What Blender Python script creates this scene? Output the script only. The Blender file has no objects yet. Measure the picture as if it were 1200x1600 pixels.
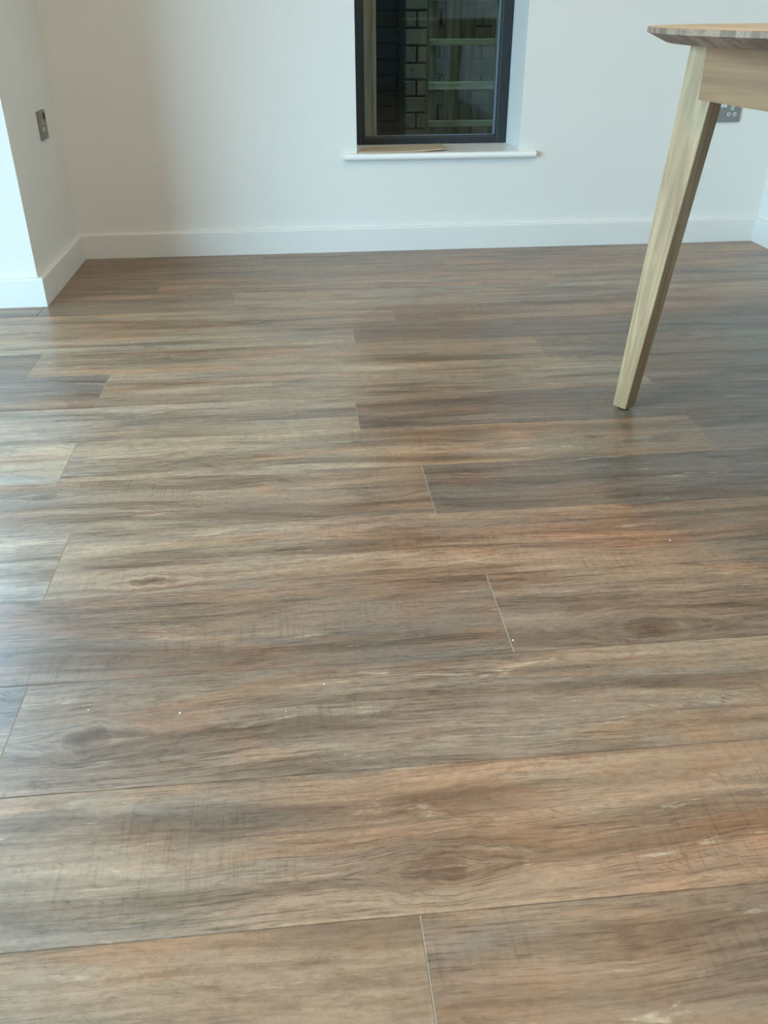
import bpy, bmesh, math, random
from mathutils import Vector, Matrix
random.seed(7)
SC = bpy.context.scene
COL = SC.collection

# ------------------------------------------------------------------ camera
cam_d = bpy.data.cameras.new('camera')
cam = bpy.data.objects.new('camera', cam_d)
COL.objects.link(cam)
RIGHT = Vector((0.9951, -0.0992, -0.0038)).normalized()
FWD = Vector((0.0838, 0.8598, -0.5036)).normalized()
DOWN = FWD.cross(RIGHT).normalized()
RIGHT = DOWN.cross(FWD).normalized()
m = Matrix.Identity(4)
for i in range(3):
    m[i][0] = RIGHT[i]; m[i][1] = -DOWN[i]; m[i][2] = -FWD[i]
m[0][3], m[1][3], m[2][3] = 0.0, 0.0, 0.8
cam.matrix_world = m
cam_d.sensor_fit = 'VERTICAL'; cam_d.sensor_height = 36.0; cam_d.sensor_width = 27.0
cam_d.lens = 1337.0 / 1600 * 36
cam_d.clip_start = 0.02; cam_d.clip_end = 100
SC.camera = cam

# ------------------------------------------------------------------ sky, exposure
world = bpy.data.worlds.new('overcast_sky'); SC.world = world
world.use_nodes = True
bg = world.node_tree.nodes['Background']
bg.inputs[0].default_value = (0.47, 0.78, 1.0, 1)
bg.inputs[1].default_value = 18.5
SC.view_settings.view_transform = 'Standard'
SC.view_settings.look = 'None'
SC.view_settings.gamma = 1
SC.view_settings.use_curve_mapping = False
SC.view_settings.exposure = 0.0
SC.cycles.max_bounces = 7; SC.cycles.diffuse_bounces = 5; SC.cycles.glossy_bounces = 3
SC.cycles.use_adaptive_sampling = True; SC.cycles.adaptive_threshold = 0.04; SC.cycles.adaptive_min_samples = 16
SC.cycles.transparent_max_bounces = 12
SC.cycles.sample_clamp_indirect = 8
SC.cycles.use_denoising = True

# room dimensions (metres)
YB = 3.393          # plaster of the back wall
XL = -0.817         # side of the pier on the left
YP = 2.783          # front of the pier
XR = 1.842          # right wall
XO = -3.1           # outer left wall with the garden doors
YF = -4.6           # wall behind the viewer
ZC = 2.42           # ceiling
DL = (-1.7, 1.45)    # door opening in outer left wall, along y
DH = 2.15
DP = (-2.75, -1.32)  # unseen opening added beside the pier for floor sheen, along x

def portal(name, loc, rot, sx, sy):
    d = bpy.data.lights.new(name, 'AREA'); d.shape = 'RECTANGLE'; d.size = sx; d.size_y = sy
    d.cycles.is_portal = True
    o = bpy.data.objects.new(name, d); COL.objects.link(o); o.location = loc; o.rotation_euler = rot
portal('sky_portal_pier', (sum(DP) / 2, YP + 0.32, DH / 2), (-math.pi / 2, 0, 0), DP[1] - DP[0], DH)
portal('sky_portal_left', (XO - 0.02, sum(DL) / 2, DH / 2), (0, -math.pi / 2, 0), DH, DL[1] - DL[0])

# ------------------------------------------------------------------ node helpers
def lin(r, g, b):
    def c(v):
        v /= 255.0
        return v / 12.92 if v <= 0.04045 else ((v + 0.055) / 1.055) ** 2.4
    return (c(r), c(g), c(b), 1)

class NT:
    def __init__(s, name):
        s.m = bpy.data.materials.new(name); s.m.use_nodes = True
        s.t = s.m.node_tree; s.b = s.t.nodes['Principled BSDF']; s.out = s.t.nodes['Material Output']
    def n(s, kind, **kw):
        nd = s.t.nodes.new(kind)
        for k, v in kw.items(): setattr(nd, k, v)
        return nd
    def l(s, a, b): s.t.links.new(a, b)
    def setin(s, sock, v):
        if hasattr(v, 'is_linked') or isinstance(v, bpy.types.NodeSocket): s.l(v, sock)
        else: sock.default_value = v
    def math(s, op, a, b=0.0, c=None, clamp=False):
        nd = s.n('ShaderNodeMath', operation=op, use_clamp=clamp)
        s.setin(nd.inputs[0], a); s.setin(nd.inputs[1], b)
        if c is not None: s.setin(nd.inputs[2], c)
        return nd.outputs[0]
    def vec(s, op, a, b):
        nd = s.n('ShaderNodeVectorMath', operation=op); s.setin(nd.inputs[0], a); s.setin(nd.inputs[1], b)
        return nd.outputs['Value'] if op in ('LENGTH', 'DISTANCE', 'DOT_PRODUCT') else nd.outputs[0]
    def noise(s, v, scale=1.0, detail=4, rough=0.55, dist=0.0):
        nd = s.n('ShaderNodeTexNoise'); s.l(v, nd.inputs['Vector'])
        nd.inputs['Scale'].default_value = scale; nd.inputs['Detail'].default_value = detail
        nd.inputs['Roughness'].default_value = rough; nd.inputs['Distortion'].default_value = dist
        return nd.outputs[0]
    def smooth(s, v, a, b, lo=0.0, hi=1.0):
        nd = s.n('ShaderNodeMapRange', interpolation_type='SMOOTHSTEP')
        s.l(v, nd.inputs[0])
        for i, x in zip((1, 2, 3, 4), (a, b, lo, hi)): nd.inputs[i].default_value = x
        return nd.outputs[0]
    def mix(s, f, a, b, blend='MIX'):
        nd = s.n('ShaderNodeMix', data_type='RGBA', blend_type=blend)
        s.setin(nd.inputs[0], f); s.setin(nd.inputs[6], a); s.setin(nd.inputs[7], b)
        return nd.outputs[2]
    def bump(s, h, strength=0.2, dist=0.001):
        nd = s.n('ShaderNodeBump'); nd.inputs['Strength'].default_value = strength
        nd.inputs['Distance'].default_value = dist
        s.l(h, nd.inputs['Height']); s.l(nd.outputs[0], s.b.inputs['Normal'])

def paint(name, col, rough=0.6, bump=0.15, scale=220):
    t = NT(name); pos = t.n('ShaderNodeNewGeometry').outputs['Position']
    n = t.noise(pos, scale, 3); big = t.noise(pos, 2.2, 2)
    c2 = tuple(x * 0.965 for x in col[:3]) + (1,)
    t.l(t.mix(big, col, c2), t.b.inputs['Base Color'])
    t.b.inputs['Roughness'].default_value = rough
    t.bump(n, bump, 0.0006)
    return t.m

def plain(name, col, rough=0.5, metal=0.0, var=0.08, scale=60):
    t = NT(name); pos = t.n('ShaderNodeNewGeometry').outputs['Position']
    n = t.noise(pos, scale, 3)
    c2 = tuple(max(0, x * (1 - 2 * var)) for x in col[:3]) + (1,)
    t.l(t.mix(n, col, c2), t.b.inputs['Base Color'])
    t.b.inputs['Roughness'].default_value = rough; t.b.inputs['Metallic'].default_value = metal
    return t.m

def plank_material():
    t = NT('weathered_oak_vinyl')
    pos = t.n('ShaderNodeNewGeometry').outputs['Position']
    oi = t.n('ShaderNodeObjectInfo')
    seed = t.n('ShaderNodeAttribute', attribute_type='OBJECT', attribute_name='seed').outputs['Fac']
    tb = t.n('ShaderNodeAttribute', attribute_type='OBJECT', attribute_name='tone_b').outputs['Vector']
    kn = t.n('ShaderNodeAttribute', attribute_type='OBJECT', attribute_name='knot').outputs['Vector']
    sx = t.n('ShaderNodeSeparateXYZ'); t.l(pos, sx.inputs[0])
    kx = t.n('ShaderNodeSeparateXYZ'); t.l(kn, kx.inputs[0])
    x, y = sx.outputs[0], sx.outputs[1]
    # grain bends round the knot
    dx = t.math('SUBTRACT', x, kx.outputs[0]); dy = t.math('SUBTRACT', y, kx.outputs[1])
    wob = t.noise(pos, 22, 4)
    wobs = t.math('MULTIPLY', t.math('SUBTRACT', wob, 0.5), 0.055)
    dxs = t.math('DIVIDE', t.math('ADD', dx, wobs), 1.9)
    dys = t.math('ADD', dy, wobs)
    r = t.math('SQRT', t.math('ADD', t.math('MULTIPLY', dxs, dxs), t.math('MULTIPLY', dys, dys)))
    rk = t.math('DIVIDE', r, kx.outputs[2])
    near = t.smooth(rk, 0.0, 3.2, 1.0, 0.0)
    push = t.math('MULTIPLY', t.math('MULTIPLY', near, t.math('SIGN', dy)), 0.02)
    y2 = t.math('SUBTRACT', y, push)
    # long lazy drift of the grain
    cv = t.n('ShaderNodeCombineXYZ'); t.l(x, cv.inputs[0]); t.l(y2, cv.inputs[1]); t.l(seed, cv.inputs[2])
    P = cv.outputs[0]
    drift = t.math('MULTIPLY', t.math('SUBTRACT', t.noise(t.vec('MULTIPLY', P, (1.5, 1.7, 3.1)), 1.0, 3), 0.5), 0.065)
    y3 = t.math('ADD', y2, drift)
    cv2 = t.n('ShaderNodeCombineXYZ'); t.l(x, cv2.inputs[0]); t.l(y3, cv2.inputs[1]); t.l(seed, cv2.inputs[2])
    Q = cv2.outputs[0]
    def st(a, b, c=5.0, detail=5, rough=0.6, dist=0.0):
        return t.noise(t.vec('MULTIPLY', Q, (a, b, c)), 1.0, detail, rough, dist)
    tone = st(1.3, 6.5, 3.7, 4, 0.6, 0.3)
    big = st(1.5, 21.0, 5.3, 6, 0.68, 0.35)
    mid = st(4.0, 62.0, 6.1, 4, 0.66, 0.2)
    blot = t.noise(t.vec('MULTIPLY', Q, (5.5, 17.0, 4.4)), 1.0, 5, 0.70, 0.7)
    fine = st(14.0, 330.0, 7.7, 2, 0.7)
    pale = st(4.5, 34.0, 9.9, 6, 0.74, 0.6)
    cA = oi.outputs['Color']
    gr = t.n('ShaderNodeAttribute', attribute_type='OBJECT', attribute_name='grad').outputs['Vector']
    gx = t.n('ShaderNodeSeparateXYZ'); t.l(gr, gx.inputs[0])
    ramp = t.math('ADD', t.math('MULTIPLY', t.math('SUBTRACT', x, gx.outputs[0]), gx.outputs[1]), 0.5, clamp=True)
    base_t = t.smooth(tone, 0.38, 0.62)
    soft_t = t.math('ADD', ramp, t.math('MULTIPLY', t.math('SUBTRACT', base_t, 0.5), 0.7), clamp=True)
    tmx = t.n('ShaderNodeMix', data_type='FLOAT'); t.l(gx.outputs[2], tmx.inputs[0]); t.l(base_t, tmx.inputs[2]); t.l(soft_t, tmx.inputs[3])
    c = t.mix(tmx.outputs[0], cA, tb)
    # warm and cool drifts
    warm = t.smooth(st(2.3, 9.0, 11.3, 4, 0.66, 0.6), 0.47, 0.62, 0, 0.85)
    c = t.mix(warm, c, t.mix(1.0, c, (1.08, 0.90, 0.78, 1), 'MULTIPLY'))
    cool = t.smooth(st(2.1, 9.0, 13.9, 4, 0.66, 0.6), 0.50, 0.64, 0, 0.85)
    c = t.mix(cool, c, t.mix(1.0, c, (0.78, 0.86, 0.96, 1), 'MULTIPLY'))
    # light and dark streaks
    c = t.mix(t.smooth(big, 0.54, 0.36, 0, 0.80), c, t.mix(1.0, c, (0.52, 0.47, 0.43, 1), 'MULTIPLY'))
    c = t.mix(t.smooth(big, 0.53, 0.68, 0, 0.70), c, t.mix(1.0, c, (1.48, 1.46, 1.42, 1), 'MULTIPLY'))
    c = t.mix(t.smooth(mid, 0.50, 0.34, 0, 0.50), c, t.mix(1.0, c, (0.62, 0.58, 0.54, 1), 'MULTIPLY'))
    c = t.mix(t.smooth(mid, 0.55, 0.70, 0, 0.30), c, t.mix(1.0, c, (1.35, 1.33, 1.30, 1), 'MULTIPLY'))
    c = t.mix(t.smooth(blot, 0.54, 0.66, 0, 0.60), c, t.mix(1.0, c, (0.60, 0.55, 0.51, 1), 'MULTIPLY'))
    # scuffed pale flecks
    c = t.mix(t.smooth(pale, 0.60, 0.70, 0, 0.60), c, lin(196, 178, 154))
    # fine pores
    pore_mask = t.smooth(st(2.4, 8.0, 17.1, 3, 0.5), 0.36, 0.58, 0.15, 1.0)
    c = t.mix(t.math('MULTIPLY', t.smooth(fine, 0.48, 0.34), pore_mask), c, t.mix(1.0, c, (0.60, 0.56, 0.52, 1), 'MULTIPLY'))
    c = t.mix(t.math('MULTIPLY', t.smooth(fine, 0.54, 0.66), t.math('MULTIPLY', pore_mask, 0.6)), c, t.mix(1.0, c, (1.28, 1.26, 1.22, 1), 'MULTIPLY'))
    # woody mottling
    spk = t.noise(t.vec('MULTIPLY', P, (70.0, 150.0, 2.0)), 1.0, 4, 0.75)
    c = t.mix(t.smooth(spk, 0.52, 0.34, 0, 0.55), c, t.mix(1.0, c, (0.68, 0.64, 0.60, 1), 'MULTIPLY'))
    c = t.mix(t.smooth(spk, 0.52, 0.68, 0, 0.40), c, t.mix(1.0, c, (1.30, 1.28, 1.25, 1), 'MULTIPLY'))
    rag = t.noise(t.vec('MULTIPLY', Q, (11.0, 44.0, 8.8)), 1.0, 6, 0.78, 0.9)
    c = t.mix(t.smooth(rag, 0.56, 0.62, 0, 0.35), c, t.mix(1.0, c, (0.62, 0.57, 0.54, 1), 'MULTIPLY'))
    c = t.mix(t.smooth(rag, 0.42, 0.35, 0, 0.35), c, t.mix(1.0, c, (1.34, 1.33, 1.30, 1), 'MULTIPLY'))
    # cross-cut saw marks in patches
    saw = t.noise(t.vec('MULTIPLY', P, (210.0, 9.0, 3.0)), 1.0, 3, 0.6)
    sawm = t.smooth(t.noise(t.vec('MULTIPLY', P, (3.0, 9.0, 21.0)), 1.0, 3), 0.52, 0.64)
    c = t.mix(t.math('MULTIPLY', t.smooth(saw, 0.50, 0.36, 0, 0.45), sawm), c, t.mix(1.0, c, (0.66, 0.64, 0.62, 1), 'MULTIPLY'))
    # short slanted checks
    ck = t.n('ShaderNodeVectorRotate', rotation_type='Z_AXIS'); t.l(P, ck.inputs['Vector']); ck.inputs['Angle'].default_value = 0.5
    chk = t.noise(t.vec('MULTIPLY', ck.outputs[0], (55.0, 300.0, 2.0)), 1.0, 2, 0.6, 0.6)
    chm = t.smooth(t.noise(t.vec('MULTIPLY', P, (4.5, 11.0, 29.0)), 1.0, 3), 0.55, 0.64)
    check = t.math('MULTIPLY', t.smooth(chk, 0.40, 0.32), chm)
    c = t.mix(t.math('MULTIPLY', check, 0.65), c, t.mix(1.0, c, (0.45, 0.41, 0.38, 1), 'MULTIPLY'))
    # knot: dark heart with rings
    ring = t.math('SINE', t.math('MULTIPLY', rk, 9.0))
    kcore = t.smooth(rk, 0.35, 1.15, 0.75, 0.0)
    kring = t.math('MULTIPLY', t.smooth(rk, 0.4, 2.6, 0.38, 0.0), t.smooth(ring, -0.2, 0.9))
    c = t.mix(kcore, c, t.mix(1.0, c, (0.55, 0.45, 0.40, 1), 'MULTIPLY'))
    c = t.mix(kring, c, t.mix(1.0, c, (0.55, 0.48, 0.44, 1), 'MULTIPLY'))
    t.l(c, t.b.inputs['Base Color'])
    ro = t.math('ADD', t.math('MULTIPLY', mid, 0.12), 0.27)
    t.l(ro, t.b.inputs['Roughness'])
    t.b.inputs['Specular IOR Level'].default_value = 0.68
    hgt = t.math('SUBTRACT', t.math('MULTIPLY', fine, 0.5), t.math('MULTIPLY', check, 0.8))
    hgt = t.math('ADD', hgt, t.math('MULTIPLY', mid, 0.5))
    t.bump(hgt, 0.25, 0.0006)
    return t.m

def oak(name, axis, light, dark, rough=0.5, scale=1.0):
    """pale oiled oak, grain along one world direction (unit vector)"""
    t = NT(name)
    pos = t.n('ShaderNodeNewGeometry').outputs['Position']
    ax = Vector(axis).normalized()
    s1 = ax.orthogonal().normalized(); s2 = ax.cross(s1).normalized()
    cv = t.n('ShaderNodeCombineXYZ')
    for i, a in enumerate((ax, s1, s2)):
        t.l(t.vec('DOT_PRODUCT', pos, tuple(a)), cv.inputs[i])
    rnd = t.n('ShaderNodeObjectInfo').outputs['Random']
    off = t.n('ShaderNodeCombineXYZ'); t.l(t.math('MULTIPLY', rnd, 9.0), off.inputs[0])
    Q = t.vec('ADD', cv.outputs[0], off.outputs[0])
    g1 = t.noise(t.vec('MULTIPLY', Q, (3.0 * scale, 38.0 * scale, 38.0 * scale)), 1, 4, 0.55, 0.7)
    g2 = t.noise(t.vec('MULTIPLY', Q, (14.0, 420.0, 420.0)), 1, 3, 0.6)
    c = t.mix(t.smooth(g1, 0.36, 0.66), dark, light)
    c = t.mix(t.smooth(g2, 0.5, 0.32, 0, 0.35), c, t.mix(1.0, c, (0.7, 0.66, 0.6, 1), 'MULTIPLY'))
    t.l(c, t.b.inputs['Base Color']); t.b.inputs['Roughness'].default_value = rough
    t.bump(g2, 0.15, 0.0004)
    return t.m

def glass_material():
    t = NT('window_glass')
    t.t.nodes.remove(t.b)
    tr = t.n('ShaderNodeBsdfTransparent'); tr.inputs[0].default_value = (0.77, 0.81, 0.775, 1)
    gl = t.n('ShaderNodeBsdfGlossy'); gl.inputs['Roughness'].default_value = 0.02
    fr = t.n('ShaderNodeFresnel'); fr.inputs[0].default_value = 1.5
    pos = t.n('ShaderNodeNewGeometry').outputs['Position']
    smear = t.smooth(t.noise(pos, 5.0, 4), 0.3, 0.7, 0.95, 1.3)
    mx = t.n('ShaderNodeMixShader')
    t.l(t.math('MULTIPLY', fr.outputs[0], smear, clamp=True), mx.inputs[0])
    t.l(tr.outputs[0], mx.inputs[1]); t.l(gl.outputs[0], mx.inputs[2]); t.l(mx.outputs[0], t.out.inputs[0])
    return t.m

def brick_material(name='old_stock_brick', f=1.0):
    t = NT(name)
    pos = t.n('ShaderNodeNewGeometry').outputs['Position']
    rnd = t.n('ShaderNodeObjectInfo').outputs['Random']
    n = t.noise(pos, 40, 5); n2 = t.noise(pos, 7, 4)
    c = t.mix(rnd, lin(104, 92, 70), lin(76, 66, 52))
    c = t.mix(t.smooth(n2, 0.45, 0.7), c, lin(96, 94, 68))
    c = t.mix(t.smooth(n, 0.5, 0.3, 0, .6), c, lin(52, 46, 38))
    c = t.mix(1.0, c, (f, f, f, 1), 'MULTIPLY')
    t.l(c, t.b.inputs['Base Color']); t.b.inputs['Roughness'].default_value = 0.95
    t.bump(n, 0.6, 0.004)
    return t.m

M = {}
M['wall'] = paint('white_emulsion', (0.76, 0.745, 0.705, 1), 0.75)
M['far_wall'] = paint('dark_slate_emulsion', (0.10, 0.105, 0.11, 1), 0.75)
M['ceiling'] = paint('ceiling_emulsion', (0.74, 0.74, 0.73, 1), 0.85)
M['gloss'] = paint('white_satinwood', (0.75, 0.745, 0.715, 1), 0.38, 0.05)
M['sill'] = paint('white_gloss_sill', (0.88, 0.88, 0.865, 1), 0.3, 0.04)
M['plank'] = plank_material()
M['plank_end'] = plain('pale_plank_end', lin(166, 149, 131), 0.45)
M['screed'] = plain('floor_screed', (0.05, 0.042, 0.036, 1), 0.9)
M['frame'] = plain('anthracite_powder_coat', lin(42, 49, 54), 0.42)
M['bead'] = plain('grey_gasket', lin(104, 116, 128), 0.35)
M['glass'] = glass_material()
M['steel'] = plain('brushed_steel', (0.30, 0.30, 0.29, 1), 0.40, 0.8, 0.06, 300)
M['white_plastic'] = plain('white_plastic', (0.75, 0.76, 0.75, 1), 0.35)
M['grey_plastic'] = plain('grey_plastic', (0.16, 0.165, 0.165, 1), 0.4)
M['dark_plastic'] = plain('dark_plastic', (0.03, 0.03, 0.03, 1), 0.4)
M['card'] = plain('brown_cardboard', lin(192, 172, 146), 0.9, 0, 0.1, 35)
M['brick'] = brick_material(); M['brick_dark'] = brick_material('shaded_stock_brick', 0.45)  # second brick is the same stock, darkened to paint shade behind the pallet
M['mortar'] = plain('lime_mortar', lin(64, 58, 46), 0.95, 0, 0.2, 30)
M['render'] = plain('grey_render', lin(96, 98, 94), 0.9, 0, 0.1, 10)
M['paving'] = plain('grey_paving', lin(96, 96, 92), 0.9, 0, 0.15, 12)
M['weathered'] = oak('weathered_softwood', (1, 0, 0), lin(150, 150, 116), lin(112, 112, 86), 0.85)
M['weathered_v'] = oak('weathered_softwood_upright', (0, 0, 1), lin(120, 118, 92), lin(84, 82, 64), 0.85)
M['post'] = oak('sawn_timber', (0, 0, 1), lin(246, 216, 182), lin(214, 186, 152), 0.85)
M['felt'] = plain('felt_pad', (0.02, 0.018, 0.015, 1), 0.9)
M['crumb'] = plain('white_plaster_crumb', (0.85, 0.84, 0.80, 1), 0.8)

# ------------------------------------------------------------------ object helpers
def link(name, bm, mat, parent=None, origin=None, smooth=False):
    """bm holds world coordinates; the origin goes to `origin` (or the base of the mesh)"""
    bmesh.ops.recalc_face_normals(bm, faces=bm.faces[:])
    vs = [v.co for v in bm.verts]
    lo = Vector([min(c[i] for c in vs) for i in range(3)]); hi = Vector([max(c[i] for c in vs) for i in range(3)])
    org = Vector(origin) if origin else Vector(((lo.x + hi.x) / 2, (lo.y + hi.y) / 2, lo.z))
    bmesh.ops.translate(bm, verts=bm.verts[:], vec=-org)
    me = bpy.data.meshes.new(name); bm.to_mesh(me); bm.free()
    if mat: me.materials.append(mat)
    if smooth:
        for p in me.polygons: p.use_smooth = True
    o = bpy.data.objects.new(name, me); COL.objects.link(o)
    if parent is not None:
        o.parent = parent
        o.location = org - WL[parent]
    else:
        o.location = org
    WL[o] = org
    return o
WL = {}

def empty(name, loc):
    o = bpy.data.objects.new(name, None); COL.objects.link(o); o.location = loc
    o.empty_display_size = 0.05
    WL[o] = Vector(loc); return o

def tag(o, label, cat, group=None):
    o['label'] = label; o['category'] = cat
    if group: o['group'] = group
    return o

def structure(o):
    o['kind'] = 'structure'; return o

def add_box(bm, x0, x1, y0, y1, z0, z1, bev=0.0, seg=2):
    g = bmesh.ops.create_cube(bm, size=1.0)
    for v in g['verts']:
        v.co = Vector(((x0 + x1) / 2 + v.co.x * (x1 - x0), (y0 + y1) / 2 + v.co.y * (y1 - y0), (z0 + z1) / 2 + v.co.z * (z1 - z0)))
    if bev > 0:
        es = list({e for v in g['verts'] for e in v.link_edges})
        bmesh.ops.bevel(bm, geom=es, offset=bev, segments=seg, affect='EDGES', profile=0.5)

def box(name, x0, x1, y0, y1, z0, z1, mat, parent=None, bev=0.0, seg=2, origin=None, smooth=False):
    bm = bmesh.new(); add_box(bm, x0, x1, y0, y1, z0, z1, bev, seg)
    return link(name, bm, mat, parent, origin, smooth)

def prism(name, pts, a, b, axis, mat, parent=None, smooth=False):
    """closed outline of 2-D points extruded from a to b along axis ('x': pts are y,z; 'y': x,z; 'z': x,y)"""
    bm = bmesh.new()
    def mk(p, t):
        return {'x': (t, p[0], p[1]), 'y': (p[0], t, p[1]), 'z': (p[0], p[1], t)}[axis]
    A = [bm.verts.new(mk(p, a)) for p in pts]; B = [bm.verts.new(mk(p, b)) for p in pts]
    n = len(pts)
    bm.faces.new(A); bm.faces.new(B[::-1])
    for i in range(n): bm.faces.new((A[i], B[i], B[(i + 1) % n], A[(i + 1) % n]))
    return link(name, bm, mat, parent, None, smooth)

def hexa(name, bot, top, mat, parent, bev=0.0, levels=None):
    """four-cornered tapering bar between two quads"""
    bm = bmesh.new()
    a = [bm.verts.new(p) for p in bot]; b = [bm.verts.new(p) for p in top]
    bm.faces.new(a[::-1]); bm.faces.new(b)
    for i in range(4): bm.faces.new((a[i], a[(i + 1) % 4], b[(i + 1) % 4], b[i]))
    if bev: bmesh.ops.bevel(bm, geom=bm.edges[:], offset=bev, segments=2, affect='EDGES', profile=0.5)
    return link(name, bm, mat, parent)

# ------------------------------------------------------------------ room shell
floor = structure(box('floor', XO - 0.2, XR + 0.2, YF - 0.2, YB + 0.2, -0.16, -0.006, M['screed']))
ceil = structure(box('ceiling', XO - 0.2, XR + 0.2, YF - 0.2, YB + 0.3, ZC, ZC + 0.2, M['ceiling']))

def downlight(x, y, watts):
    bm = bmesh.new()
    for r0, r1, za, zb in ((0.030, 0.045, ZC - 0.004, ZC - 0.004),):
        A = [[bm.verts.new((x + r * math.cos(2 * math.pi * i / 24), y + r * math.sin(2 * math.pi * i / 24), z)) for i in range(24)]
             for r, z in ((0.030, ZC - 0.001), (0.032, ZC - 0.005), (0.043, ZC - 0.005), (0.045, ZC - 0.0005))]
        for p, q in zip(A, A[1:]):
            for i in range(24): bm.faces.new((p[i], p[(i + 1) % 24], q[(i + 1) % 24], q[i]))
    link('downlight_ring', bm, M['gloss'], ceil)
    d = bpy.data.lights.new('downlight_lamp', 'AREA'); d.shape = 'DISK'; d.size = 0.09
    d.energy = watts; d.color = (1.0, 0.75, 0.45)
    o = bpy.data.objects.new('downlight_lamp', d); COL.objects.link(o); o.location = (x, y, ZC - 0.002)
for dx_, dy_, w_ in ((-0.35, 1.0, 29.0), (1.15, 0.9, 29.0), (0.9, 1.9, 14.0)):
    downlight(dx_, dy_, w_)

WX0, WX1, WZ0, WZ1 = 0.236, 0.846, 0.330, 2.05     # window opening in the back wall
bm = bmesh.new()
add_box(bm, XL - 0.02, WX0, YB, YB + 0.30, -0.006, ZC)
add_box(bm, WX1, XR + 0.2, YB, YB + 0.30, -0.006, ZC)
add_box(bm, WX0, WX1, YB, YB + 0.30, -0.006, WZ0)
add_box(bm, WX0, WX1, YB, YB + 0.30, WZ1, ZC)
structure(link('wall_back', bm, M['wall']))
bm = bmesh.new()
add_box(bm, DP[1], XL, YP, YB + 0.30, -0.006, ZC)
add_box(bm, XO - 0.2, DP[0], YP, YP + 0.30, -0.006, ZC)
add_box(bm, DP[0], DP[1], YP, YP + 0.30, DH, ZC)
structure(link('wall_left', bm, M['wall']))
structure(box('wall_right', XR, XR + 0.2, YF - 0.2, YB, -0.006, ZC, M['wall']))
bm = bmesh.new()
add_box(bm, XO - 0.2, XO, YF, DL[0], -0.006, ZC); add_box(bm, XO - 0.2, XO, DL[1], YP, -0.006, ZC)
add_box(bm, XO - 0.2, XO, DL[0], DL[1], DH, ZC)
structure(link('wall_outer_left', bm, M['wall']))
structure(box('wall_front', XO - 0.2, XR, YF - 0.2, YF, -0.006, ZC, M['far_wall']))

# garden doors standing open and an added opening by the pier: frames only
def door_frame(name, along, a, b, c):
    d = structure(empty(name, ((c - 0.1), (a + b) / 2, 0) if along == 'y' else ((a + b) / 2, c - 0.1, 0)))
    w = 0.06
    for lo, hi, z0, z1, nm in ((a, a + w, 0, DH, 'frame_post'), (b - w, b, 0, DH, 'frame_post'), (a + w, b - w, DH - w, DH, 'frame_head')):
        if along == 'y': box(nm, c - 0.14, c - 0.07, lo, hi, z0, z1, M['frame'], d, 0.003)
        else: box(nm, lo, hi, c - 0.14, c - 0.07, z0, z1, M['frame'], d, 0.003)
door_frame('door_1', 'y', DL[0], DL[1], XO)
door_frame('sheen_opening', 'x', DP[0], DP[1], YP + 0.34)  # unseen opening, added to cast a bluish sheen on the left floor
structure(box('ground_outside', -14, 14, -14, 14, -0.5, -0.17, M['paving']))

# skirting boards with a softly rounded top edge
SK, SH = 0.018, 0.089
def skirt_profile(back, sign):
    f = back - sign * SK
    pts = [(back, 0.0), (f, 0.0), (f, SH - 0.006)]
    for k in range(1, 5):
        t = k / 4 * math.pi / 2
        pts.append((f + sign * 0.006 * (1 - math.cos(t)), SH - 0.006 + 0.006 * math.sin(t)))
    pts.append((back, SH))
    return pts
structure(prism('baseboard_back', skirt_profile(YB, 1), XL + SK, XR - SK, 'x', M['gloss']))
structure(prism('baseboard_pier', skirt_profile(YP, 1), DP[1], XL + SK, 'x', M['gloss']))
structure(prism('baseboard_left', skirt_profile(XL, -1), YP, YB, 'y', M['gloss']))
structure(prism('baseboard_right', skirt_profile(XR, 1), YF, YB, 'y', M['gloss']))

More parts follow.
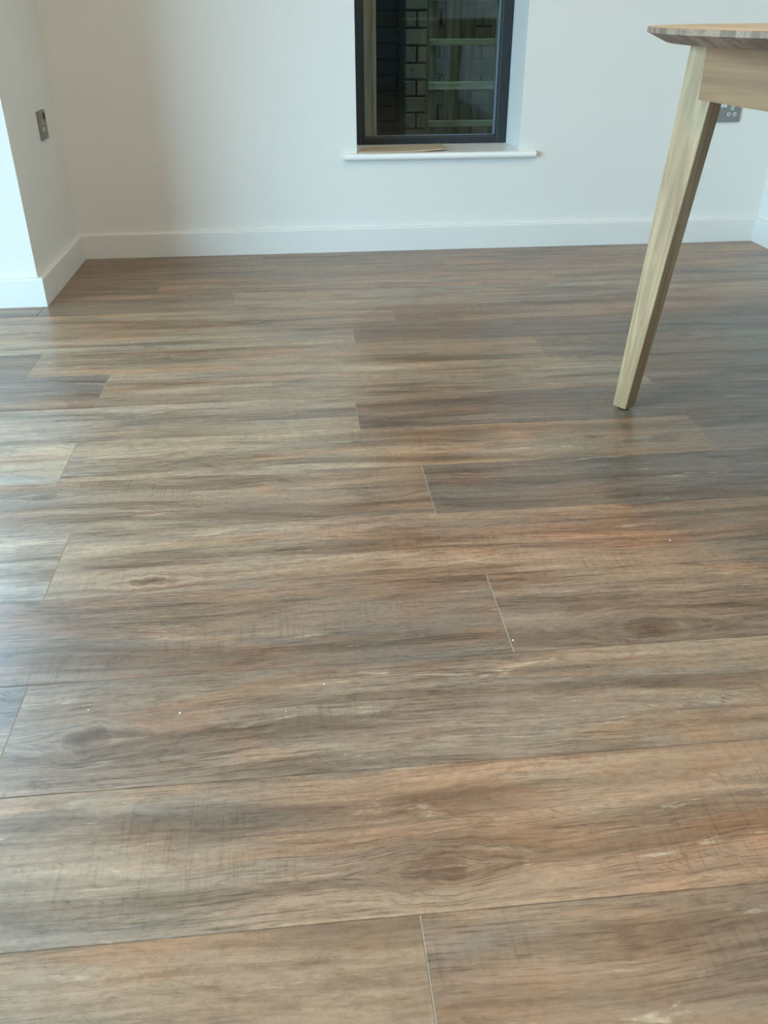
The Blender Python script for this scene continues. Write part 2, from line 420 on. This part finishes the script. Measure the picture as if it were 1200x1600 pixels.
# ------------------------------------------------------------------ floor planks
dkgrey, slate = (106, 98, 90), (98, 96, 98)
taupe, taupe2 = (134, 118, 104), (122, 110, 100)
tan, tan2 = (170, 142, 114), (160, 132, 106)
beige, beige2 = (166, 150, 130), (156, 142, 124)
cream, pale = (186, 172, 148), (176, 170, 158)
orange, brown, brown2 = (172, 136, 108), (136, 110, 88), (118, 96, 78)
PL = 1.362
ROWS = [  # y0, y1, one joint x, [(tone a, tone b) from the plank left of that joint to the right], knot list (x, y, size)
    (0.345, 0.545, 0.088, [(cream, beige), (beige, tan), (brown, taupe), (taupe, tan)], []),
    (0.545, 0.745, -0.660, [(taupe, tan), (tan2, taupe), (beige2, orange), (tan, brown)], [(0.115, 0.597, 0.020)]),
    (0.745, 0.945, -0.402, [(tan, taupe), (pale, slate), (taupe, beige), (tan, taupe)], [(0.005, 0.868, 0.014), (-0.305, 0.83, 0.018)]),
    (0.945, 1.147, 0.280, [(taupe, beige), (taupe2, brown), (taupe, tan2), (brown, taupe)], [(0.501, 0.980, 0.024)]),
    (1.147, 1.350, -0.430, [(beige, tan), (pale, beige), (beige, orange), (taupe, tan)], [(-0.275, 1.180, 0.016)]),
    (1.350, 1.548, 0.228, [(beige, tan), (beige2, brown), (taupe2, dkgrey), (taupe, tan)], []),
    (1.548, 1.733, -0.497, [(tan, beige), (cream, pale), (cream, tan), (dkgrey, taupe2)], []),
    (1.733, 1.923, 0.116, [(tan, beige), (beige, pale), (dkgrey, taupe), (taupe, tan)], []),
    (1.923, 2.140, -0.497, [(tan, beige), (slate, taupe), (beige, cream), (brown, taupe)], []),
    (2.140, 2.315, -0.708, [(tan, beige), (slate, dkgrey), (beige, tan), (taupe, beige2)], []),
    (2.315, 2.487, 0.147, [(tan, beige), (beige, cream), (taupe2, dkgrey), (taupe, tan)], []),
    (2.487, 2.660, 0.284, [(tan, beige), (cream, tan), (tan2, brown), (taupe, tan)], []),
    (2.660, 2.862, -0.214, [(tan, beige), (taupe, beige2), (beige, cream), (beige, tan)], []),
    (2.862, 3.035, -0.474, [(tan, beige), (brown2, brown), (tan, tan2), (taupe, tan)], []),
    (3.035, 3.200, 0.538, [(brown, brown2), (brown, tan2), (tan2, taupe), (taupe, tan)], []),
    (3.200, YB - 0.012, -0.135, [(brown, brown2), (brown2, dkgrey), (taupe, brown), (taupe, tan)], []),
]
y = 0.345
k = 0
while y > YF + 0.01:
    pal = [tan, taupe, beige, brown, cream, orange]
    ROWS.insert(0, (max(y - 0.2, YF + 0.008), y, [-0.3, 0.35, -0.7, 0.1, -0.5][k % 5],
                    [(random.choice(pal), random.choice(pal)) for _ in range(4)], []))
    y -= 0.2; k += 1
GAP = 0.00015
MEAN = (166, 141, 120)
def soft(c, f=0.50):
    return tuple(MEAN[i] + (c[i] - MEAN[i]) * f - 9 for i in range(3))
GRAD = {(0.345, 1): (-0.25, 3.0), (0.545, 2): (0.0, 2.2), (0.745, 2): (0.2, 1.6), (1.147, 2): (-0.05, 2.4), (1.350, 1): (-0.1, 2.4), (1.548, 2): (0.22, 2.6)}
def plank(x0, x1, y0, y1, ta, tb, knot, grad=None):
    ta, tb = soft(ta), soft(tb)
    bm = bmesh.new()
    c = 0.0007
    ring = lambda i, k, z: [bm.verts.new(p) for p in ((x0 + k, y0 + i, z), (x1 - k, y0 + i, z), (x1 - k, y1 - i, z), (x0 + k, y1 - i, z))]
    a = ring(GAP, GAP * 0.3, -0.006); b = ring(GAP, GAP * 0.3, -c); d = ring(GAP + c, GAP + 0.0007, 0.0)
    for p, q in ((a, b), (b, d)):
        for i in range(4): bm.faces.new((p[i], p[(i + 1) % 4], q[(i + 1) % 4], q[i]))
    bm.faces.new(d)
    bm.faces.ensure_lookup_table()
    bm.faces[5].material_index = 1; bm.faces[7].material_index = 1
    o = link('plank', bm, M['plank'], floor, ((x0 + x1) / 2, (y0 + y1) / 2, -0.006))
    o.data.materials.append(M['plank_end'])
    o.color = lin(*ta); o['tone_b'] = list(lin(*tb)[:3])
    o['seed'] = random.uniform(0, 40.0)
    o['knot'] = list(knot)
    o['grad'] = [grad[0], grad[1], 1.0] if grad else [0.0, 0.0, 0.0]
for (y0, y1, jx, tones, knots) in ROWS:
    xs = [jx + i * PL for i in range(-4, 4)]
    for i in range(len(xs) - 1):
        xa, xb = xs[i], xs[i + 1]
        left_lim = XO + 0.004 if y0 < YP - 0.03 else XL + 0.008
        if y0 < YP < y1: left_lim = XL + 0.008
        xa = max(xa, left_lim); xb = min(xb, XR - 0.010)
        if xb - xa < 0.01: continue
        j = min(max(i - 2, 0), 3)          # planks left of the joint: index 1; right of it: 2
        kn = (50.0, 50.0, 0.02)
        for q in knots:
            if xa < q[0] < xb: kn = q
        if kn[0] > 40 and random.random() < 0.25:
            kn = (random.uniform(xa, xb), random.uniform(y0 + 0.03, y1 - 0.03), random.uniform(0.008, 0.014))
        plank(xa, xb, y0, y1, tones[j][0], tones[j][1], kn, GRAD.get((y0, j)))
# strip of planking that runs in front of the pier in the row the pier stands in
plank(XO + 0.004, XL + 0.008 - 0.001, 2.660, YP - 0.012, taupe, beige, (50, 50, .02))

# ------------------------------------------------------------------ window in the back wall
FY = 3.615                       # room-side face of the window frame
SZ = 0.353                       # top of the sill board
win = structure(empty('window_1', ((WX0 + WX1) / 2, FY, SZ)))
box('frame_stile', WX0, WX0 + 0.040, FY, FY + 0.06, SZ, WZ1, M['frame'], win, 0.003)
box('frame_stile', WX1 - 0.042, WX1, FY, FY + 0.06, SZ, WZ1, M['frame'], win, 0.003)
box('frame_rail', WX0 + 0.040, WX1 - 0.042, FY, FY + 0.06, SZ, SZ + 0.028, M['frame'], win, 0.003)
box('frame_rail', WX0 + 0.040, WX1 - 0.042, FY, FY + 0.06, WZ1 - 0.04, WZ1, M['frame'], win, 0.003)
GX0, GX1, GZ0, GZ1 = WX0 + 0.040, WX1 - 0.042, SZ + 0.028, WZ1 - 0.04
b = 0.010
box('glazing_bead', GX0, GX0 + b, FY + 0.018, FY + 0.030, GZ0, GZ1, M['frame'], win, 0.002)
box('glazing_bead', GX1 - b, GX1, FY + 0.018, FY + 0.030, GZ0, GZ1, M['bead'], win, 0.002)
box('glazing_bead', GX0 + b, GX1 - b, FY + 0.018, FY + 0.030, GZ0, GZ0 + 0.004, M['bead'], win, 0.001)
box('glazing_bead', GX0 + b, GX1 - b, FY + 0.018, FY + 0.030, GZ1 - 0.006, GZ1, M['bead'], win, 0.001)
box('pane', GX0, GX1, FY + 0.034, FY + 0.038, GZ0, GZ1, M['glass'], win)
# sill board with bullnose front and short horns either side of the opening
bm = bmesh.new()
pr = [(YB, SZ), (YB, WZ0)]
yf = YB - 0.028; rr = (SZ - WZ0) / 2
for k in range(9):
    t = -math.pi / 2 - k / 8 * math.pi
    pr.append((yf + rr + rr * math.cos(t), WZ0 + rr + rr * math.sin(t)))
prof = [pr[1]] + pr[2:] + [pr[0]]
A = [bm.verts.new((0.186, p[0], p[1])) for p in prof]; B = [bm.verts.new((0.908, p[0], p[1])) for p in prof]
bm.faces.new(A); bm.faces.new(B[::-1])
for i in range(len(prof)): bm.faces.new((A[i], B[i], B[(i + 1) % len(prof)], A[(i + 1) % len(prof)]))
bmesh.ops.bevel(bm, geom=[e for e in bm.edges if abs(e.verts[0].co.x - e.verts[1].co.x) < 1e-6], offset=0.003, segments=2, affect='EDGES')
add_box(bm, WX0, WX1, YB, FY + 0.06, WZ0, SZ)
link('window_sill', bm, M['sill'], win)

# strip of torn cardboard on the sill
bm = bmesh.new()
pts = [(0.243, 3.398), (0.300, 3.390), (0.39, 3.386), (0.470, 3.392), (0.560, 3.402), (0.583, 3.420), (0.570, 3.450), (0.576, 3.500), (0.566, 3.545),
       (0.470, 3.540), (0.380, 3.535), (0.300, 3.520), (0.262, 3.500), (0.252, 3.45)]
lo = [bm.verts.new((p[0], p[1], SZ + 0.0006 + 0.007 * max(0, (p[0] - 0.42) / 0.16) ** 2)) for p in pts]
hi = [bm.verts.new((p[0], p[1], SZ + 0.0046 + 0.007 * max(0, (p[0] - 0.42) / 0.16) ** 2)) for p in pts]
bm.faces.new(lo); bm.faces.new(hi[::-1])
for i in range(len(pts)): bm.faces.new((lo[i], hi[i], hi[(i + 1) % len(pts)], lo[(i + 1) % len(pts)]))
tag(link('cardboard_strip', bm, M['card']), 'torn strip of brown cardboard lying on the white window sill', 'cardboard')

# ------------------------------------------------------------------ sockets
def on_wall(o, along):
    return o
def rounded_plate(name, u0, u1, z0, z1, plane, depth, side, mat, parent, bev=0.004):
    """flat plate on a wall. side 'y': faces -y at y=plane ; side 'x': faces +x at x=plane"""
    bm = bmesh.new()
    if side == 'y': add_box(bm, u0, u1, plane - depth, plane, z0, z1)
    else: add_box(bm, plane, plane + depth, u0, u1, z0, z1)
    ax = 1 if side == 'y' else 0
    es = [e for e in bm.edges if abs(e.verts[0].co[ax] - e.verts[1].co[ax]) > depth * 0.5]
    bmesh.ops.bevel(bm, geom=es, offset=bev, segments=3, affect='EDGES', profile=0.5)
    return link(name, bm, mat, parent)

def socket(name, label, outlets, rockers, u0, u1, z0, z1, plane, side):
    t = empty(name, ((u0 + u1) / 2, plane, z0) if side == 'y' else (plane, (u0 + u1) / 2, z0))
    tag(t, label, 'socket')
    d = 0.007
    rounded_plate('face_plate', u0, u1, z0, z1, plane, d, side, M['steel'], t, 0.004)
    p2 = plane - d if side == 'y' else plane + d
    for (cu, cz) in outlets:
        for (du, dz, w, hh) in ((0, 0.022, 0.0100, 0.0150), (-0.0115, 0, 0.0130, 0.0120), (0.0115, 0, 0.0130, 0.0120)):
            s = rounded_plate('pin_surround', cu + du - w / 2, cu + du + w / 2, cz + dz - hh / 2, cz + dz + hh / 2, p2, 0.0012, side, M['white_plastic'], t, min(w, hh) * 0.38)
            p3 = p2 - 0.0012 if side == 'y' else p2 + 0.0012
            rounded_plate('pin_hole', cu + du - w * 0.22, cu + du + w * 0.22, cz + dz - hh * 0.26, cz + dz + hh * 0.26, p3, 0.0004, side, M['grey_plastic'], s, w * 0.1)
    for (cu, cz) in rockers:
        rk = rounded_plate('rocker_switch', cu - 0.0055, cu + 0.0055, cz - 0.009, cz + 0.009, p2, 0.003, side, M['white_plastic'] if side == 'y' else M['dark_plastic'], t, 0.001)
    for cu in ((u0 + 0.010, u1 - 0.010) if side == 'y' else ((u0 + u1) / 2,)):
        cz = (z0 + z1) / 2 if side == 'y' else z0 + 0.008
        rounded_plate('screw', cu - 0.003, cu + 0.003, cz - 0.003, cz + 0.003, p2, 0.0008, side, M['steel'], t, 0.0025)
socket('wall_socket', 'double brushed steel socket with white pin surrounds, half hidden behind the table apron',
       [(1.650, 0.467), (1.574, 0.467)], [(1.619, 0.500), (1.543 + 0.062, 0.500)], 1.539, 1.685, 0.440, 0.526, YB, 'y')
socket('wall_socket', 'single brushed steel socket on the shaded side of the left pier',
       [(3.163, 0.474)], [(3.190, 0.512)], 3.1235, 3.2095, 0.444, 0.530, XL, 'x')

# ------------------------------------------------------------------ oval oak table
TC = Vector((1.227, 1.611, 0.0)); TA, TB = 0.553, 0.733; ZT = 0.775
tab = empty('dining_table', TC)
tag(tab, 'pale oak dining table with an oval thin-edged top and splayed tapering legs', 'table')
M['oak_top'] = oak('oak_table_top', (0, 1, 0), lin(196, 174, 142), lin(172, 148, 116), 0.42, 0.6)
ang = math.radians(31)
N1 = Vector((-math.cos(ang), -math.sin(ang), 0)); N2 = Vector((math.sin(ang), -math.cos(ang), 0))
M['oak_leg'] = oak('oak_leg', (0.06, -0.05, 1), lin(182, 152, 114), lin(150, 120, 84), 0.5)
M['oak_apron'] = oak('oak_apron', N2, lin(178, 132, 82), lin(142, 100, 58), 0.5, 0.45)
M['oak_apron_b'] = oak('oak_apron_cross', N1, lin(178, 132, 82), lin(142, 100, 58), 0.5, 0.45)

t = NT('oak_edge_grain')
_p = t.n('ShaderNodeNewGeometry').outputs['Position']
_n1 = t.noise(t.vec('MULTIPLY', _p, (26, 26, 3)), 1, 3, 0.6); _n2 = t.noise(t.vec('MULTIPLY', _p, (60, 60, 300)), 1, 3)
_c = t.mix(t.smooth(_n1, 0.4, 0.6), lin(122, 100, 84), lin(158, 134, 114))
_c = t.mix(t.smooth(_n2, 0.5, 0.35, 0, .4), _c, lin(98, 80, 66))
t.l(_c, t.b.inputs['Base Color']); t.b.inputs['Roughness'].default_value = 0.6
M['oak_edge'] = t.m
bm = bmesh.new()
NS = 128
def oval(ins, z):
    return [bm.verts.new((TC.x + (TA - ins) * math.cos(2 * math.pi * i / NS), TC.y + (TB - ins) * math.sin(2 * math.pi * i / NS), z)) for i in range(NS)]
rings = [oval(0.30, ZT), oval(0.0015, ZT), oval(0.0, ZT - 0.0015), oval(0.0, ZT - 0.0095), oval(0.039, ZT - 0.027), oval(0.30, ZT - 0.027)]
for p, q in zip(rings, rings[1:]):
    for i in range(NS): bm.faces.new((p[i], p[(i + 1) % NS], q[(i + 1) % NS], q[i]))
bm.faces.new(rings[0]); bm.faces.new(rings[-1])
for fc in bm.faces:
    zc = fc.calc_center_median().z
    if ZT - 0.0268 < zc < ZT - 0.0002: fc.material_index = 1
tt = link('table_top', bm, M['oak_top'], tab)
tt.data.materials.append(M['oak_edge'])

Bf = Vector((0.732, 1.7616, 0.006))          # nearest corner of the visible foot
ZL = ZT - 0.0275                             # top of the legs, under the board
SP, TBr, TCr, W1, W2 = 0.048, 0.100, 0.012, 0.037, 0.034
def leg_quad(z):
    dz = z - Bf.z
    Bz = Bf + Vector((0, 0, dz)) - N1 * (SP * dz) + N2 * (TBr * dz)
    w1 = W1 + dz * (TBr - SP); w2 = W2 + dz * TCr
    Az = Bz - N2 * w1; Cz = Bz - N1 * w2; Dz = Az - N1 * w2
    return [Az, Bz, Cz, Dz]
def spin(p, k):
    q = p - TC
    for _ in range(k): q = Vector((-q.y, q.x, q.z))
    return q + TC
zap = 0.655
nx = -N1
for k in range(4):
    bot = [spin(p, k) for p in leg_quad(Bf.z)]; top = [spin(p, k) for p in leg_quad(ZL)]
    lg = hexa('leg', bot, top, M['oak_leg'], tab, 0.0022)
    bmf = bmesh.new()
    c = sum((spin(p, k) for p in leg_quad(Bf.z)), Vector()) / 4
    bmesh.ops.create_cone(bmf, cap_ends=True, segments=20, radius1=0.012, radius2=0.013, depth=0.0062, matrix=Matrix.Translation((c.x, c.y, 0.0031)))
    link('felt_pad', bmf, M['felt'], lg)
    # apron: vertical board lapped over the leg faces, lower edge bowed slightly
    q0 = leg_quad(0.70)
    p_start = leg_quad(0.646)[1] + N1 * 0.004
    s0 = 0.041 - TBr * 0.642
    base = Bf - N1 * (SP * 0.642) + N1 * 0.004
    face0 = Vector((base.x, base.y, 0)) + N2 * 0.041
    # length to the matching point near the next leg (quarter turn)
    nxt = spin(leg_quad(0.646)[0], 1)
    L = (nxt - face0).dot(N2) - 0.005
    bm = bmesh.new()
    ns = 16; fr, bk = [], []
    for i in range(ns + 1):
        s = L * i / ns
        zb = zap - 0.016 * math.sin(math.pi * i / ns)
        for lst, off in ((fr, 0.0), (bk, 0.020)):
            p = face0 + N2 * s - N1 * off
            lst.append((bm.verts.new(spin(Vector((p.x, p.y, zb)), k)), bm.verts.new(spin(Vector((p.x, p.y, ZL - 0.0005)), k))))
    for i in range(ns):
        bm.faces.new((fr[i][0], fr[i + 1][0], fr[i + 1][1], fr[i][1]))
        bm.faces.new((bk[i][0], bk[i][1], bk[i + 1][1], bk[i + 1][0]))
        bm.faces.new((fr[i][0], bk[i][0], bk[i + 1][0], fr[i + 1][0]))
        bm.faces.new((fr[i][1], fr[i + 1][1], bk[i + 1][1], bk[i][1]))
    bm.faces.new((fr[0][0], fr[0][1], bk[0][1], bk[0][0])); bm.faces.new((fr[ns][0], bk[ns][0], bk[ns][1], fr[ns][1]))
    link('apron', bm, M['oak_apron'] if k % 2 == 0 else M['oak_apron_b'], tab)

# ------------------------------------------------------------------ side passage outside the window
yw = 5.10
wo = structure(box('wall_outside', -1.4, 2.6, yw + 0.012, yw + 0.25, -0.17, 3.4, M['mortar']))
bw, bh, jt = 0.215, 0.065, 0.010
bme = {}
def brick_mesh(w, mat='brick'):
    if w in bme: return bme[w]
    bm = bmesh.new(); add_box(bm, -w / 2, w / 2, 0, 0.05, 0, bh, 0.003, 1)
    me = bpy.data.meshes.new('brick'); bm.to_mesh(me); bm.free(); me.materials.append(M[mat]); bme[w] = me
    return me
random.seed(3)
z0 = 0.516 - 0.075 * 5
for r_ in range(0, 15):
    zz = z0 + r_ * 0.075
    x = -0.60 + (0.1125 if r_ % 2 else 0.0) + 0.058
    while x < 2.0:
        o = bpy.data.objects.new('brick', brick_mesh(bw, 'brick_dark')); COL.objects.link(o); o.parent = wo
        wp = Vector((x + bw / 2 + random.uniform(-.003, .003), yw - random.uniform(0.0, 0.006), zz + random.uniform(-.002, .002)))
        o.location = wp - WL[wo]; o.rotation_euler = (0, random.uniform(-.008, .008), 0)
        x += bw + jt
structure(box('wall_passage_left', -1.6, -1.4, YB + 0.3, yw + 0.2, -0.17, 3.4, M['render']))
structure(box('wall_passage_right', 2.6, 2.8, YB + 0.3, yw + 0.2, -0.17, 3.4, M['render']))
structure(box('wall_gable', XO - 0.2, XR + 1.2, YB, YB + 0.30, ZC + 0.2, 4.6, M['render']))
structure(box('passage_light_cover', -1.6, 2.8, YB + 0.92, yw + 0.012, 3.0, 3.06, M['render']))  # unseen cover added to dim the passage; slit by the house admits sky

# brick pier standing proud of the passage wall
pier = structure(box('wall_outside_pier', 0.585, 0.708, 4.762, 5.08, -0.17, 3.0, M['mortar']))
for r_ in range(0, 17):
    zz = 0.516 - 0.075 * 6 + r_ * 0.075
    for xa, xb in (((0.580, 0.630), (0.640, 0.713)) if r_ % 2 else ((0.580, 0.713),)):
        w = round(xb - xa, 3)
        o = bpy.data.objects.new('brick', brick_mesh(w)); COL.objects.link(o); o.parent = pier
        o.location = Vector(((xa + xb) / 2, 4.75 - random.uniform(0, .005), zz)) - WL[pier]

# timber post close to the glass
pst = empty('timber_post', (0.325, 3.97, -0.17))
tag(pst, 'pale sawn timber post standing just outside the left of the window', 'post')
box('post_board', 0.262, 0.343, 3.95, 3.99, -0.17, 0.850, M['post'], pst, 0.002)
box('post_board', 0.262, 0.343, 3.95, 3.99, 0.856, 1.9, M['post'], pst, 0.002)
box('corner_batten', 0.344, 0.360, 3.94, 3.99, -0.17, 1.9, M['post'], pst, 0.002)

# pallet standing on end against the brick wall
pal = empty('wooden_pallet', (0.80, 4.35, -0.17))
tag(pal, 'weathered greenish wooden pallet standing upright behind the right of the window pane', 'pallet')
for zc, hh in ((0.030, 0.075), (0.188, 0.070), (0.355, 0.026), (0.513, 0.032), (0.687, 0.026), (0.862, 0.030), (1.03, 0.03)):
    box('cross_slat', 0.630, 0.960, 4.290, 4.308, zc - hh / 2, zc + hh / 2, M['weathered'], pal, 0.002)
for x0_, x1_ in ((0.632, 0.668), (0.930, 0.966)):
    box('side_stringer', x0_, x1_, 4.309, 4.390, -0.17, 1.06, M['weathered_v'], pal, 0.002)
for x0_, x1_ in ((0.716, 0.783), (0.787, 0.856)):
    box('back_board', x0_, x1_, 4.391, 4.409, -0.17, 1.06, M['weathered_v'], pal, 0.002)
for zc in (0.1, 0.93):
    box('back_rail', 0.632, 0.966, 4.410, 4.426, zc - 0.03, zc + 0.03, M['weathered'], pal, 0.002)

# ------------------------------------------------------------------ crumbs on the floor
def crumb(x, y, s, label):
    bm = bmesh.new(); bmesh.ops.create_icosphere(bm, subdivisions=1, radius=s)
    for v in bm.verts: v.co *= random.uniform(0.7, 1.25); v.co.z *= 0.6
    zl = min(v.co.z for v in bm.verts)
    bmesh.ops.translate(bm, verts=bm.verts[:], vec=(x, y, -zl))
    tag(link('plaster_crumb', bm, M['crumb']), label, 'crumb', 'white crumbs scattered on the planks')
crumb(-0.188, 0.867, 0.0018, 'white crumb on the lower left planks, largest of the floor specks')
crumb(-0.310, 0.886, 0.0011, 'tiny white crumb farthest left on the floor')
crumb(-0.048, 0.856, 0.0011, 'tiny white crumb right of the largest speck on the lower left planks')
crumb(0.004, 0.904, 0.0012, 'tiny white crumb near the middle of the floor beside an oval knot')
crumb(0.285, 0.971, 0.0016, 'white crumb beside the plank end joint right of the middle')
crumb(0.621, 1.213, 0.0016, 'white crumb on the grey planks in the shade of the table')
